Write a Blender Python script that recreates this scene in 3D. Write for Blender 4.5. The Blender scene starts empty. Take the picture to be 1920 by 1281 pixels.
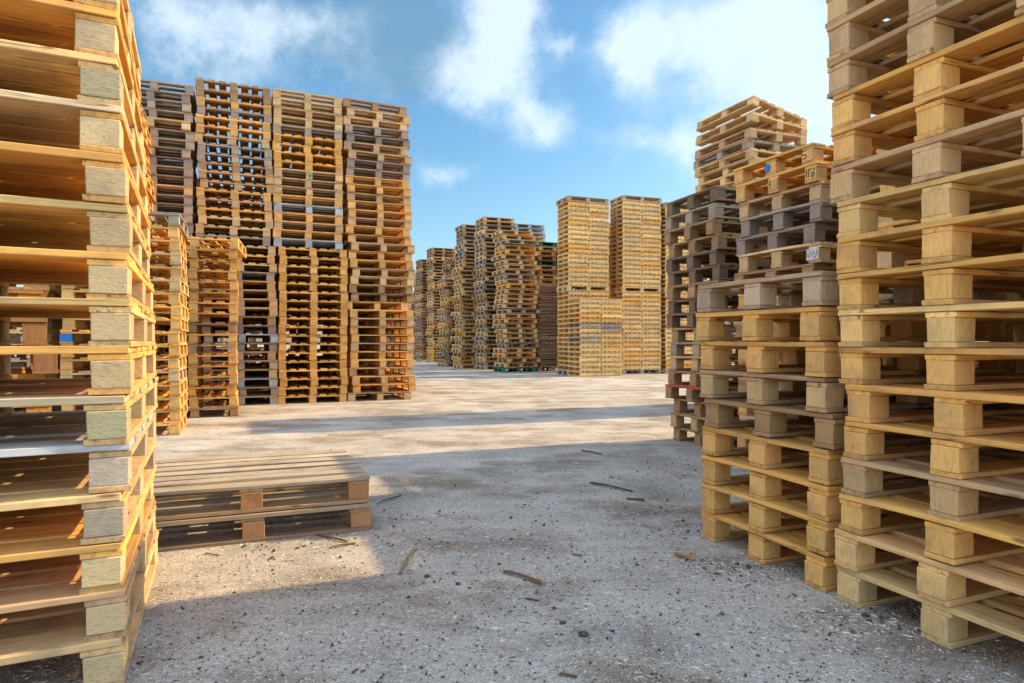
import bpy, bmesh, math, random
from mathutils import Vector, Matrix
R = math.radians
rnd = random.Random(11)
scn = bpy.context.scene
COL = scn.collection
CAM_H = 1.03
F = 1200.0            # focal length in photo pixels (1920 wide)
SUN_AZ, SUN_EL = 69.5, 34.0

# ------------------------------------------------------------------ helpers
def link(o):
    COL.objects.link(o); return o

def at(px, py, z=0.0):
    """ground point seen at photo pixel (px, py)"""
    Y = (CAM_H - z) * F / (py - 640.5)
    return ((px - 960.0) / F * Y, Y, z)

def tag(o, label=None, cat=None, group=None, kind=None):
    if label: o['label'] = label
    if cat: o['category'] = cat
    if group: o['group'] = group
    if kind: o['kind'] = kind
    return o

# mesh builder: boxes collected with grain coordinates and a tint per board
class MB:
    def __init__(self):
        self.v = []; self.f = []; self.g = []; self.t = []; self.m = []
    def raw(self, vs, fs, gs, tint, mi=0):
        n = len(self.v)
        self.v += vs; self.g += gs; self.t += [tint] * len(vs)
        for f in fs:
            self.f.append(tuple(i + n for i in f)); self.m.append(mi)
    def box(self, c, s, axis='x', tint=1.0, bev=0.0, jit=0.0, segs=1, bow=0.0, r=rnd, M=None, col=None, mi=0):
        """axis = the direction of the grain"""
        hx, hy, hz = s[0] / 2, s[1] / 2, s[2] / 2
        bm = bmesh.new()
        bmesh.ops.create_cube(bm, size=1.0)
        for v in bm.verts:
            v.co = Vector((v.co.x * s[0] + r.uniform(-jit, jit), v.co.y * s[1] + r.uniform(-jit, jit), v.co.z * s[2] + r.uniform(-jit, jit) * .5))
        if segs > 1:
            k = 0 if axis == 'x' else 1
            ed = [e for e in bm.edges if abs((e.verts[0].co - e.verts[1].co)[k]) > s[k] * .8]
            bmesh.ops.subdivide_edges(bm, edges=ed, cuts=segs - 1)
            L = s[k]
            ph = r.uniform(0, 6)
            for v in bm.verts:
                u = v.co[k] / L
                v.co.z += bow * (1 - 4 * u * u) + bow * .4 * math.sin(5 * u + ph)
                v.co[1 - k] += bow * .5 * math.sin(4 * u + ph)
        if bev:
            bmesh.ops.bevel(bm, geom=list(bm.edges), offset=bev, segments=1, affect='EDGES', clamp_overlap=True)
        off = Vector((r.uniform(0, 60), r.uniform(0, 60), r.uniform(0, 60)))
        vs = []; gs = []
        C = Vector(c)
        bm.verts.index_update()
        for v in bm.verts:
            p = v.co
            if axis == 'x': g = Vector((p.x, p.y, p.z))
            elif axis == 'y': g = Vector((p.y, p.x, p.z))
            else: g = Vector((p.z, p.x, p.y))
            q = p + C
            if M is not None: q = M @ q
            vs.append(tuple(q)); gs.append(tuple(g + off))
        fs = [[v.index for v in f.verts] for f in bm.faces]
        bm.free()
        self.raw(vs, fs, gs, col if col is not None else tint, mi)
    def mesh(self, name, mats, colour=False):
        me = bpy.data.meshes.new(name)
        me.from_pydata(self.v, [], self.f)
        a = me.attributes.new('gco', 'FLOAT_VECTOR', 'POINT')
        a.data.foreach_set('vector', [x for g in self.g for x in g])
        if colour:
            a = me.attributes.new('rgb', 'FLOAT_COLOR', 'POINT')
            a.data.foreach_set('color', [x for t in self.t for x in (t[0], t[1], t[2], 1.0)])
        else:
            a = me.attributes.new('tint', 'FLOAT', 'POINT')
            a.data.foreach_set('value', self.t)
        if not isinstance(mats, (list, tuple)): mats = [mats]
        for m in mats: me.materials.append(m)
        if len(mats) > 1: me.polygons.foreach_set('material_index', self.m)
        me.update()
        return me

# ------------------------------------------------------------------ materials
def newmat(name):
    m = bpy.data.materials.new(name); m.use_nodes = True
    nt = m.node_tree; nt.nodes.clear()
    out = nt.nodes.new('ShaderNodeOutputMaterial')
    b = nt.nodes.new('ShaderNodeBsdfPrincipled')
    nt.links.new(b.outputs[0], out.inputs[0])
    return m, nt, b

def N(nt, t, **kw):
    n = nt.nodes.new(t)
    for k, v in kw.items():
        if k.startswith('i_'): n.inputs[k[2:].replace('_', ' ')].default_value = v
        else: setattr(n, k, v)
    return n

def ramp(nt, stops):
    n = nt.nodes.new('ShaderNodeValToRGB')
    e = n.color_ramp.elements
    e[0].position, e[0].color = stops[0][0], stops[0][1]
    e[1].position, e[1].color = stops[-1][0], stops[-1][1]
    for p, c in stops[1:-1]:
        x = e.new(p); x.color = c
    return n
def grey(x): return (x, x, x, 1)

def mixc(nt, fac, a, b, mode='MIX'):
    n = nt.nodes.new('ShaderNodeMix'); n.data_type = 'RGBA'; n.blend_type = mode
    for s, v in ((0, fac), (6, a), (7, b)):
        if hasattr(v, 'is_output'): nt.links.new(v, n.inputs[s])
        else: n.inputs[s].default_value = v
    return n.outputs[2]

def math_(nt, op, a, b=None, c=None):
    n = nt.nodes.new('ShaderNodeMath'); n.operation = op
    for i, v in enumerate((a, b, c)):
        if v is None: continue
        if hasattr(v, 'is_output'): nt.links.new(v, n.inputs[i])
        else: n.inputs[i].default_value = v
    return n.outputs[0]

def vmath(nt, op, a, b):
    n = nt.nodes.new('ShaderNodeVectorMath'); n.operation = op
    for i, v in enumerate((a, b)):
        if hasattr(v, 'is_output'): nt.links.new(v, n.inputs[i])
        else: n.inputs[i].default_value = v
    return n.outputs[0]

def wood(name, kind='board', attr_col=False):
    m, nt, b = newmat(name)
    L = nt.links.new
    g = N(nt, 'ShaderNodeAttribute', attribute_name='gco')
    oi = N(nt, 'ShaderNodeObjectInfo')
    rv = N(nt, 'ShaderNodeCombineXYZ')
    rr = math_(nt, 'MULTIPLY', oi.outputs['Random'], 91.0)
    L(rr, rv.inputs[0]); L(rr, rv.inputs[1]); L(rr, rv.inputs[2])
    co = vmath(nt, 'ADD', g.outputs['Vector'], rv.outputs[0])
    if attr_col:
        base = N(nt, 'ShaderNodeAttribute', attribute_name='rgb').outputs['Color']
    else:
        t = N(nt, 'ShaderNodeAttribute', attribute_name='tint')
        base = mixc(nt, 1.0, oi.outputs['Color'], t.outputs['Fac'], 'MULTIPLY')
    if kind == 'board':
        s = vmath(nt, 'MULTIPLY', co, (1.6, 42.0, 42.0))
        n1 = N(nt, 'ShaderNodeTexNoise', i_Scale=1.0, i_Detail=3.0, i_Roughness=.65, i_Distortion=.3)
        L(s, n1.inputs['Vector'])
        gr = ramp(nt, [(.25, grey(.55)), (.44, grey(.95)), (.60, grey(1.12)), (.8, grey(.80))])
        L(n1.outputs['Fac'], gr.inputs[0])
        c = mixc(nt, 1.0, base, gr.outputs[0], 'MULTIPLY')
        # knots
        s2 = vmath(nt, 'MULTIPLY', co, (3.2, 11.0, 11.0))
        vo = N(nt, 'ShaderNodeTexVoronoi', i_Scale=1.0)
        L(s2, vo.inputs['Vector'])
        kr = ramp(nt, [(.0, grey(.9)), (.07, grey(.75)), (.13, grey(0))])
        L(vo.outputs['Distance'], kr.inputs[0])
        c = mixc(nt, kr.outputs[0], c, (.13, .065, .03, 1))
        nc = N(nt, 'ShaderNodeTexNoise', i_Scale=1.0, i_Detail=2.0, i_Roughness=.6)
        L(vmath(nt, 'MULTIPLY', co, (1.3, 24.0, 24.0)), nc.inputs['Vector'])
        cr = ramp(nt, [(.478, grey(0)), (.492, grey(.85)), (.506, grey(0))]); L(nc.outputs['Fac'], cr.inputs[0])
        nm_ = N(nt, 'ShaderNodeTexNoise', i_Scale=3.0, i_Detail=1.0); L(co, nm_.inputs['Vector'])
        cm = ramp(nt, [(.50, grey(0)), (.58, grey(1))]); L(nm_.outputs['Fac'], cm.inputs[0])
        c = mixc(nt, math_(nt, 'MULTIPLY', cr.outputs[0], cm.outputs[0]), c, (.07, .04, .02, 1))
        hgt = n1.outputs['Fac']; bs = .4
    else:
        s = vmath(nt, 'MULTIPLY', co, (22.0, 110.0, 110.0))
        n1 = N(nt, 'ShaderNodeTexNoise', i_Scale=1.0, i_Detail=2.0, i_Roughness=.7)
        L(s, n1.inputs['Vector'])
        gr = ramp(nt, [(.3, grey(.84)), (.5, grey(1.0)), (.72, grey(1.12))])
        L(n1.outputs['Fac'], gr.inputs[0])
        c = mixc(nt, 1.0, base, gr.outputs[0], 'MULTIPLY')
        # pressed chips, dark crumbs
        vo = N(nt, 'ShaderNodeTexVoronoi', i_Scale=1.0)
        L(vmath(nt, 'MULTIPLY', co, (55.0, 75.0, 75.0)), vo.inputs['Vector'])
        kr = ramp(nt, [(.0, grey(.7)), (.10, grey(.5)), (.2, grey(0))])
        L(vo.outputs['Distance'], kr.inputs[0])
        c = mixc(nt, math_(nt, 'MULTIPLY', kr.outputs[0], .30), c, (.25, .15, .07, 1))
        hgt = n1.outputs['Fac']; bs = .5
    if kind == 'press':
        vp = N(nt, 'ShaderNodeTexNoise', i_Scale=95.0, i_Detail=3.0, i_Roughness=.75); L(vmath(nt, 'MULTIPLY', co, (1.5, .45, .45)), vp.inputs['Vector'])
        pr = ramp(nt, [(.30, grey(.74)), (.46, grey(.98)), (.6, grey(1.02)), (.72, grey(1.16))]); L(vp.outputs['Fac'], pr.inputs[0])
        c = mixc(nt, 1.0, base, pr.outputs[0], 'MULTIPLY')
        vq = N(nt, 'ShaderNodeTexVoronoi', i_Scale=60.0); L(co, vq.inputs['Vector'])
        qr = ramp(nt, [(.0, grey(.8)), (.12, grey(.6)), (.22, grey(0))]); L(vq.outputs['Distance'], qr.inputs[0])
        qs = ramp(nt, [(.60, grey(0)), (.66, grey(1))]); L(vq.outputs['Color'], qs.inputs[0])
        c = mixc(nt, math_(nt, 'MULTIPLY', qr.outputs[0], qs.outputs[0]), c, (.24, .16, .09, 1))
        hgt = vp.outputs['Fac']; bs = .9
    # dirt and weather blotches with shapes of their own
    n2 = N(nt, 'ShaderNodeTexNoise', i_Scale=5.0, i_Detail=3.0, i_Roughness=.7)
    L(co, n2.inputs['Vector'])
    dr = ramp(nt, [(.47, grey(0)), (.72, grey(.75))])
    L(n2.outputs['Fac'], dr.inputs[0])
    c = mixc(nt, dr.outputs[0], c, mixc(nt, .6, c, (.17, .13, .10, 1)))
    L(c, b.inputs['Base Color'])
    b.inputs['Roughness'].default_value = .78
    b.inputs['Specular IOR Level'].default_value = .25
    bp = N(nt, 'ShaderNodeBump', i_Strength=bs, i_Distance=.004)
    L(hgt, bp.inputs['Height']); L(bp.outputs[0], b.inputs['Normal'])
    return m

WOOD = wood('wood_board')
CHIP = wood('wood_block', 'block')
PRESS = wood('pressed_chip_block', 'press')
WOODR = wood('wood_far', 'board', True)

def plain(name, col, rough=.7, noise=0.0, scale=8):
    m, nt, b = newmat(name)
    if noise:
        tc = N(nt, 'ShaderNodeTexCoord')
        n = N(nt, 'ShaderNodeTexNoise', i_Scale=scale, i_Detail=6.0)
        nt.links.new(tc.outputs['Object'], n.inputs['Vector'])
        r = ramp(nt, [(.3, tuple(c * (1 - noise) for c in col) + (1,)), (.7, tuple(min(1, c * (1 + noise)) for c in col) + (1,))])
        nt.links.new(n.outputs['Fac'], r.inputs[0]); nt.links.new(r.outputs[0], b.inputs['Base Color'])
    else:
        b.inputs['Base Color'].default_value = tuple(col) + (1,)
    b.inputs['Roughness'].default_value = rough
    return m

M_BLUE = plain('blue_paint', (.012, .16, .48), .5, .2)
M_GREEN = plain('green_paint', (.01, .33, .14), .5, .2)
M_RED = plain('red_paint', (.55, .04, .02), .6, .25)
M_INK = plain('stamp_ink', (.03, .022, .018), .8)
M_PAPER = plain('label_paper', (.62, .60, .56), .7, .08, 40)

# ------------------------------------------------------------------ pallet colours
PAL = {
 'fresh':  ((.81, .43, .108), 'fresh yellow', 0),
 'orange': ((.74, .385, .085), 'bright orange-tan', 0),
 'pale':   ((.72, .475, .205), 'pale tan', 0),
 'tan':    ((.82, .53, .20), 'pale yellow', 0),
 'pink':   ((.62, .385, .18), 'pinkish tan', 0),
 'brown':  ((.43, .25, .11), 'dull brown', 0),
 'taupe':  ((.47, .32, .19), 'grey-brown', 0),
 'grey':   ((.43, .335, .235), 'weathered grey', 0),
 'dark':   ((.24, .15, .09), 'dark stained', 0),
 'purple': ((.34, .255, .195), 'purplish grey', 0),
 'blue':   ((.46, .47, .46), 'bluish grey', 0),
 'green':  ((.015, .17, .095), 'green painted', 0),
 'red':    ((.40, .17, .10), 'reddish brown', 0),
}
def jc(c, a=.07, r=rnd):
    k = 1 + r.uniform(-a, a)
    return tuple(min(1, x * k * (1 + r.uniform(-a, a) * .35)) for x in c)

# ------------------------------------------------------------------ pallet templates
def boards(L, W, axis, nb, bw, r, edge=True):
    """centres and widths of nb boards across the pallet; axis = direction they run"""
    span = W if axis == 'x' else L
    out = []
    for i in range(nb):
        w = bw * r.uniform(.9, 1.08)
        if i in (0, nb - 1): w = bw * 1.08
        c = -span / 2 + w / 2 + (span - w) * (i / (nb - 1))
        out.append((c + (0 if i in (0, nb - 1) else r.uniform(-.008, .008)), w))
    return out

def template(name, L, W, deck='x', nb=5, bw=.12, skid='y', bx=(.1, .1), by=(.1, .1), H=.144, fine=True, nvar=3, over=0.0):
    """block pallet: list of variants, each a list of (part, mesh, location).  Order up: skid, block, stringer, deck."""
    sk, st, dk = .019, .019, .022
    bh = H - sk - st - dk
    bev = .0022 if fine else 0
    res = []
    for q in range(nvar):
        r = random.Random(hash((name, q)) % 9999 if False else len(name) * 31 + q * 7 + int(L * 100))
        parts = []
        xs = (-L / 2 + bx[0] / 2, 0, L / 2 - bx[0] / 2); xw = (bx[0], bx[1], bx[0])
        ys = (-W / 2 + by[0] / 2, 0, W / 2 - by[0] / 2); yw = (by[0], by[1], by[0])
        zd = H - dk / 2
        mb = MB()
        for c, w in boards(L, W, deck, nb, bw, r):
            ln = (L if deck == 'x' else W) + r.uniform(-.006, .004) + over
            if deck == 'x': mb.box((r.uniform(-.004, .004), c, zd), (ln + r.uniform(-.012, .004), w, dk - r.uniform(0, .005)), 'x', r.uniform(.78, 1.14), bev, .003, 6, r.uniform(-.003, .004), r)
            else: mb.box((c, r.uniform(-.004, .004), zd), (w, ln + r.uniform(-.012, .004), dk - r.uniform(0, .005)), 'y', r.uniform(.78, 1.14), bev, .003, 6, r.uniform(-.003, .004), r)
        parts.append(('deck', mb.mesh(name + '_deck', WOOD), (0, 0, 0)))
        zs = sk + bh + st / 2
        for i in range(3):
            mb = MB()
            if deck == 'x': mb.box((0, 0, 0), (xw[i] + .004, W - .012, st - .0005), 'y', r.uniform(.85, 1.1), bev, .0012, 5, r.uniform(-.001, .002), r); loc = (xs[i], 0, zs)
            else: mb.box((0, 0, 0), (L - .012, yw[i] + .004, st - .0005), 'x', r.uniform(.85, 1.1), bev, .0012, 5, r.uniform(-.001, .002), r); loc = (0, ys[i], zs)
            parts.append(('stringer_board', mb.mesh(name + '_stringer', WOOD), loc))
        for i in range(3):
            for j in range(3):
                mb = MB()
                mb.box((0, 0, 0), (xw[i] - r.uniform(0, .006), yw[j] - r.uniform(0, .006), bh - .0006), 'z', r.uniform(.86, 1.1), bev * 1.4, .002, 1, 0, r)
                parts.append(('block', mb.mesh(name + '_block', PRESS if name == 'left' else CHIP), (xs[i] + r.uniform(-.005, .005), ys[j] + r.uniform(-.004, .004), sk + bh / 2)))
        for i in range(3):
            mb = MB()
            if skid == 'y': mb.box((0, 0, 0), (xw[i] + .006, W - .004, sk - .0006), 'y', r.uniform(.82, 1.05), bev, .0015, 5, r.uniform(-.0005, .001), r); loc = (xs[i], 0, sk / 2 + .0002)
            else: mb.box((0, 0, 0), (L - .004, yw[i] + .006, sk - .0006), 'x', r.uniform(.82, 1.05), bev, .0015, 5, r.uniform(-.0005, .001), r); loc = (0, ys[i], sk / 2 + .0002)
            parts.append(('bottom_board', mb.mesh(name + '_bottom', WOOD), loc))
        res.append(parts)
    return res

def rest_pallet(mb, Mx, T, col, r):
    """one pallet added to the far mass"""
    L, W, deck, nb, bw, skid, bx, by = T
    H, sk, st, dk = .144, .019, .019, .022; bh = H - sk - st - dk
    xs = (-L / 2 + bx[0] / 2, 0, L / 2 - bx[0] / 2); ys = (-W / 2 + by[0] / 2, 0, W / 2 - by[0] / 2)
    def b(c, s, ax):
        mb.box(c, s, ax, r=r, M=Mx, col=jc(col, .1, r))
    for c, w in boards(L, W, deck, nb, bw, r):
        if deck == 'x': b((0, c, H - dk / 2), (L, w, dk), 'x')
        else: b((c, 0, H - dk / 2), (w, W, dk), 'y')
    for i in range(3):
        if deck == 'x': b((xs[i], 0, sk + bh + st / 2), (bx[0], W - .01, st - .001), 'y')
        else: b((0, ys[i], sk + bh + st / 2), (L - .01, by[0], st - .001), 'x')
        for j in range(3):
            b((xs[i], ys[j], sk + bh / 2), (bx[0] - .004, by[0] - .004, bh - .001), 'z')
        if skid == 'y': b((xs[i], 0, sk / 2), (bx[0] + .004, W - .004, sk - .001), 'y')
        else: b((0, ys[i], sk / 2), (L - .004, by[0] + .004, sk - .001), 'x')

TSPEC = {  # L, W, deck axis, boards, board width, skid axis, block x, block y
 'near':  (.80, 1.2, 'x', 7, .118, 'y', (.10, .10), (.11, .11)),
 'left':  (1.2, 1.2, 'x', 8, .130, 'y', (.106, .11), (.11, .11)),
 'tower': (1.3, 1.08, 'x', 7, .115, 'x', (.13, .12), (.12, .12)),
 'rowx':  (1.10, 1.1, 'x', 6, .105, 'y', (.125, .105), (.10, .10)),
 'rowy':  (1.10, 1.1, 'y', 7, .105, 'y', (.115, .115), (.10, .10)),
 'small': (1.10, 1.05, 'y', 7, .095, 'y', (.11, .11), (.10, .10)),
 'euro':  (1.20, .98, 'x', 7, .100, 'x', (.11, .11), (.10, .10)),
 'heap':  (1.2, .95, 'x', 7, .125, 'x', (.12, .12), (.11, .11)),
 'big':   (1.42, .86, 'x', 6, .11, 'x', (.12, .12), (.11, .11)),
}
_T = {}
def T(name):
    if name not in _T:
        L, W, dk, nb, bw, sk, bx, by = TSPEC[name]
        _T[name] = template(name, L, W, dk, nb, bw, sk, bx, by, fine=name in ('near', 'left', 'euro', 'small'), nvar=4 if name in ('near', 'left') else 3)
    return _T[name]

# ------------------------------------------------------------------ stacks
ORD = ['lowest', 'second', 'third', 'fourth', 'fifth', 'sixth', 'seventh', 'eighth', 'ninth', 'tenth', 'eleventh', 'twelfth', 'thirteenth', 'fourteenth', 'fifteenth', 'sixteenth', 'seventeenth', 'eighteenth', 'nineteenth', 'twentieth', 'twenty-first', 'twenty-second']
def place_words(i, n, top_seen=True):
    if top_seen and i == n - 1: return 'topmost'
    if i < len(ORD) and (i < n / 2 or not top_seen): return ORD[0] if i == 0 else ORD[i] + ' from the ground'
    return ORD[n - 1 - i] + ' from the top'

JOBS = []   # every block pallet: dict
def stack(desc, P, az, n, typ, pal, pitch=.144, jit=(.010, .35), off=None, seen=lambda i: True, top_seen=True, hold=None, z0=0.0, prio=1.0, L=None, special=None, first=0):
    """P = ground point of the front left corner, az = compass direction (from +Y, clockwise) of the front edge"""
    r = random.Random(int(P[0] * 977 + P[1] * 331) % 100003)
    th = R(90 - az)
    ex = Vector((math.cos(th), math.sin(th), 0)); ey = Vector((-math.sin(th), math.cos(th), 0))
    for i in range(first, n):
        ty = typ(i) if callable(typ) else typ
        sp = TSPEC[ty]
        dx, dy = r.gauss(0, jit[0]), r.gauss(0, jit[0])
        if off:
            o = off(i); dx += o[0]; dy += o[1]
            dyaw = o[2] if len(o) > 2 else 0
        else: dyaw = 0
        c = Vector((P[0], P[1], 0)) + ex * (sp[0] / 2 + dx) + ey * (sp[1] / 2 + dy)
        yaw = th + R(r.gauss(0, jit[1]) + dyaw)
        p = pal(i) if callable(pal) else pal
        if isinstance(p, (tuple, list)): p = r.choice(p)
        JOBS.append(dict(desc=desc, i=i, n=n, ty=ty, pos=(c.x, c.y, z0 + i * pitch), yaw=yaw, pal=p, seen=seen(i), prio=prio, top=top_seen, special=special(i) if special else None, seed=r.randint(0, 99999)))

def near_pal(seq): return lambda i: seq[i] if i < len(seq) else seq[-1]

# near left stack
stack('stack at the left edge', (-1.150 - 1.2 * math.sin(R(64)), 1.93 - 1.2 * math.cos(R(64))), 64, 16, 'left',
      near_pal(['pale', 'pink', 'fresh', 'pale', 'pale', 'tan', 'fresh', 'tan', 'fresh', 'tan', 'fresh', 'fresh', 'tan', 'fresh', 'fresh', 'tan']),
      pitch=.1445, jit=(.003, .35), off=lambda i: ((-.004, -.008, -.013, -.013, -.004, -.003, .0, -.002, -.004, -.011, -.018, -.028, -.034, -.042, -.048, -.052)[i], 0, (-1, -.5, -1.2, -.6, -.4, 0, 0, 0, 0, .3, .5, .5, .8, .8, 1, 1)[i]),
      top_seen=False, special=lambda i: 'left')
# near right: the two rows along the right side
RA = 158.5
stack('stack at the right edge', (1.286, 2.564), RA, 18, 'near',
      near_pal(['pale', 'tan', 'fresh', 'pink', 'fresh', 'fresh', 'fresh', 'tan', 'fresh', 'fresh', 'tan', 'pink', 'fresh', 'fresh', 'pink', 'pink', 'pink', 'pink']),
      jit=(.005, .35), off=lambda i: ((0, .015, .028, .042, .05, .046, .034, .032, .024, .018, .014, -.003, -.01, -.022, -.03, -.036, -.04, -.04)[i], 0, 0), top_seen=False)
stack('low right foreground stack', (.985, 3.345), RA, 9, 'near',
      near_pal(['fresh', 'fresh', 'fresh', 'fresh', 'brown', 'pink', 'fresh', 'fresh', 'taupe']), pitch=.1475, jit=(.010, .4),
      off=lambda i: ((0, 0, 0, 0, .0, -.01, -.02, -.03, -.03)[i], 0, 0), special=lambda i: 'grey_blocks' if i == 8 else None)
# behind it, partly seen
def m2_sp(i):
    return {16: 'blue_dab', 15: 'stamp', 11: 'label'}.get(i)
stack('stack with the blue dab', (1.845, 5.23), 157.5, 17, 'near',
      near_pal(['fresh', 'fresh', 'pink', 'fresh', 'brown', 'fresh', 'fresh', 'brown', 'pink', 'fresh', 'brown', 'pale', 'purple', 'purple', 'pink', 'fresh', 'fresh']),
      jit=(.018, .6), off=lambda i: (0, 0, 0) if i < 10 else ((0, .01, .02, .03, .0, -.02, -.04)[i - 10], -.01, 0), special=m2_sp)
stack('dark right-hand stack', (1.69 - .09 * .366, 6.62 + .09 * .93), 158.5, 17, 'near',
      near_pal(['brown', 'pink', 'brown', 'brown', 'brown', 'pink', 'taupe', 'brown', 'dark', 'dark', 'brown', 'dark', 'dark', 'brown', 'brown', 'grey', 'dark']),
      pitch=.1465, jit=(.022, .8), off=lambda i: (-.008 * max(0, i - 6), 0, 0), special=lambda i: {16: 'tilt', 3: 'red_edge'}.get(i))
def sink(i): return False
stack('tall background stack', (3.57 - 1.3 * .375, 9.4 + 1.3 * .927), 158, 31, 'tower', lambda i: ['pale', 'pale', 'grey', 'pink', 'pale'][i % 5], jit=(.03, .8),
      off=lambda i: (-.02 * max(0, i - 26), .02 if i == 30 else 0, 0), seen=lambda i: i > 16, special=lambda i: {30: 'tilt2', 29: 'tilt1'}.get(i))
# hidden neighbours glimpsed through the openings
stack('b1', (2.17, 3.82), RA, 20, 'near', ['fresh', 'pale', 'pink'], jit=(.02, .6), seen=sink)
stack('b2', (2.477, 3.055), RA, 16, 'near', ['fresh', 'pale', 'pink'], jit=(.02, .6), seen=sink)
stack('b4', (2.56, 4.80), 158, 17, 'near', ['fresh', 'pale', 'pink'], jit=(.02, .6), seen=sink)
stack('b5', (2.78, 6.30), 158, 19, 'near', ['fresh', 'pale', 'brown'], jit=(.02, .6), seen=sink)
stack('b3', (3.05, 5.55), 158, 12, 'near', ['pale', 'grey', 'brown'], jit=(.02, .6), seen=sink)

# back row on the left, four tall stacks
u = (math.sin(R(67)), math.cos(R(67)))
P3 = (-3.83, 10.52)
row = [(P3[0] - 2.30 * u[0], P3[1] - 2.30 * u[1]), (P3[0] - 1.15 * u[0], P3[1] - 1.15 * u[1]), P3, (P3[0] + 1.14 * u[0], P3[1] + 1.14 * u[1])]
pal1 = lambda i: 'grey' if (i % 7) in (0, 1, 3, 4, 6) else ('pale' if i % 7 == 2 else 'purple')
pal2 = lambda i: ['grey', 'purple', 'blue', 'pale', 'grey', 'pink', 'grey', 'blue', 'purple', 'brown', 'pale', 'pink', 'pale', 'fresh', 'grey', 'pale', 'fresh', 'pale', 'grey', 'pale', 'pale', 'fresh', 'pink', 'fresh', 'pink', 'pink', 'brown', 'grey', 'grey', 'pink', 'fresh', 'fresh', 'grey', 'fresh', 'brown', 'brown'][i]
def pal3(i):
    if i <= 17: return 'orange' if i % 3 else 'fresh'
    return {18: 'blue', 19: 'fresh', 20: 'pink', 21: 'fresh', 22: 'blue', 23: 'fresh', 24: 'pink', 25: 'pink', 26: 'pink', 27: 'orange', 28: 'orange', 29: 'orange', 30: 'orange', 31: 'grey', 32: 'pale', 33: 'pink', 34: 'pale', 35: 'pale'}[i]
pal4 = lambda i: {35: 'brown', 34: 'pale', 33: 'pale', 32: 'grey', 31: 'purple', 30: 'pink', 29: 'pink', 28: 'purple', 27: 'grey', 12: 'brown', 13: 'brown', 14: 'pale'}.get(i, 'fresh' if i % 3 else 'pink')
def lean(k, a, brk):
    return lambda i: ((-.002 * (i - brk) + k) if i >= brk else .0015 * -i + .03, 0, 0)
stack('leftmost tall back-row stack', row[0], 67, 35, lambda i: 'rowx', pal1, jit=(.018, .4), off=lean(-.06, 0, 17), prio=1.0, seen=lambda i: i > 10)
stack('see-through tall stack', row[1], 67, 36, lambda i: 'rowy' if i > 14 else 'rowx', pal2, jit=(.016, .35), off=lean(-.05, 0, 18))
stack('third tall back-row stack', row[2], 67, 36, lambda i: 'rowy' if (i < 18 or 26 < i < 31) else 'rowx', pal3, jit=(.008, .3), off=lambda i: (0 if i < 18 else -.07 - .0015 * (i - 18), -.02 if i < 18 else .0, 0), special=lambda i: 'green_dab' if i == 26 else None)
stack('right-end tall back-row stack', row[3], 67, 36, 'rowx', pal4, jit=(.026, .6), off=lean(-.03, 0, 20), special=lambda i: 'tiny_tilt' if i == 35 else None)
v_ = (-math.sin(R(23)), math.cos(R(23)))
for k in range(4):
    q = row[k]
    stack('back%d' % k, (q[0] - .395 * 1.25, q[1] + .92 * 1.25), 67, (27, 24, 27, 26)[k], 'rowx', ['grey', 'brown', 'fresh', 'pink'], jit=(.03, .6), seen=sink)
for k in range(6):
    q = (row[0][0] + (k - 1.5) * 1.15 * u[0], row[0][1] + (k - 1.5) * 1.15 * u[1])
    stack('backb%d' % k, (q[0] - .395 * 2.6, q[1] + .92 * 2.6), 69, (20, 22, 23, 21, 20, 19)[k], 'rowy', ['taupe', 'brown', 'fresh', 'pink'], jit=(.03, .6), seen=sink)
for k in range(5):
    stack('backc%d' % k, (-11.0 + k * .95, 15.2 + k * .36), 112, 12, 'rowx', ['brown', 'taupe', 'dark', 'pink'], jit=(.05, 4), seen=sink)
for k in range(4):
    stack('backd%d' % k, (-12.0 + k * 1.0, 9.2 + k * .2), 100, 13, 'rowx', ['brown', 'taupe', 'dark', 'pink'], jit=(.05, 4), seen=sink)
stack('l1b', (-2.39 - 1.2 * math.sin(R(53)), 3.3 - 1.2 * math.cos(R(53))), 53, 16, 'left', ['brown', 'taupe', 'fresh'], jit=(.02, .6), seen=sink)
# small stacks standing in front of the back row
stack('shorter left stack', (-3.65 - 1.11 * u[0], 7.06 - 1.11 * u[1]), 67, 17, 'small',
      lambda i: ['fresh', 'fresh', 'fresh', 'fresh', 'pink', 'fresh', 'orange', 'fresh', 'fresh', 'fresh', 'fresh', 'pale', 'fresh', 'pale', 'fresh', 'fresh', 'grey'][i], jit=(.012, .5),
      special=lambda i: 'blue_block' if i == 7 else None)
stack('short orange-lit stack', (-3.79 - 1.1 * u[0], 8.83 - 1.1 * u[1]), 67, 17, 'small',
      lambda i: ['brown', 'fresh', 'orange', 'fresh', 'fresh', 'fresh', 'pink', 'fresh', 'brown', 'fresh', 'fresh', 'fresh', 'fresh', 'fresh', 'orange', 'orange', 'fresh'][i], jit=(.012, .4),
      off=lambda i: (.08 if i == 16 else 0, 0, -6 if i == 16 else 0))
stack('narrow far-left stack', (-5.1 - 1.1 * u[0], 8.9 - 1.1 * u[1]), 67, 31, 'small',
      lambda i: 'fresh' if i < 29 else ('grey' if i == 30 else 'pale'), jit=(.018, .5), off=lambda i: (-.006 * max(0, i - 18), 0, 0), seen=lambda i: i > 18)
stack('l3', (-4.85 - 1.1 * u[0], 6.58 - 1.1 * u[1]), 67, 14, 'small', ['pale', 'grey'], jit=(.02, .5), seen=sink)

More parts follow.
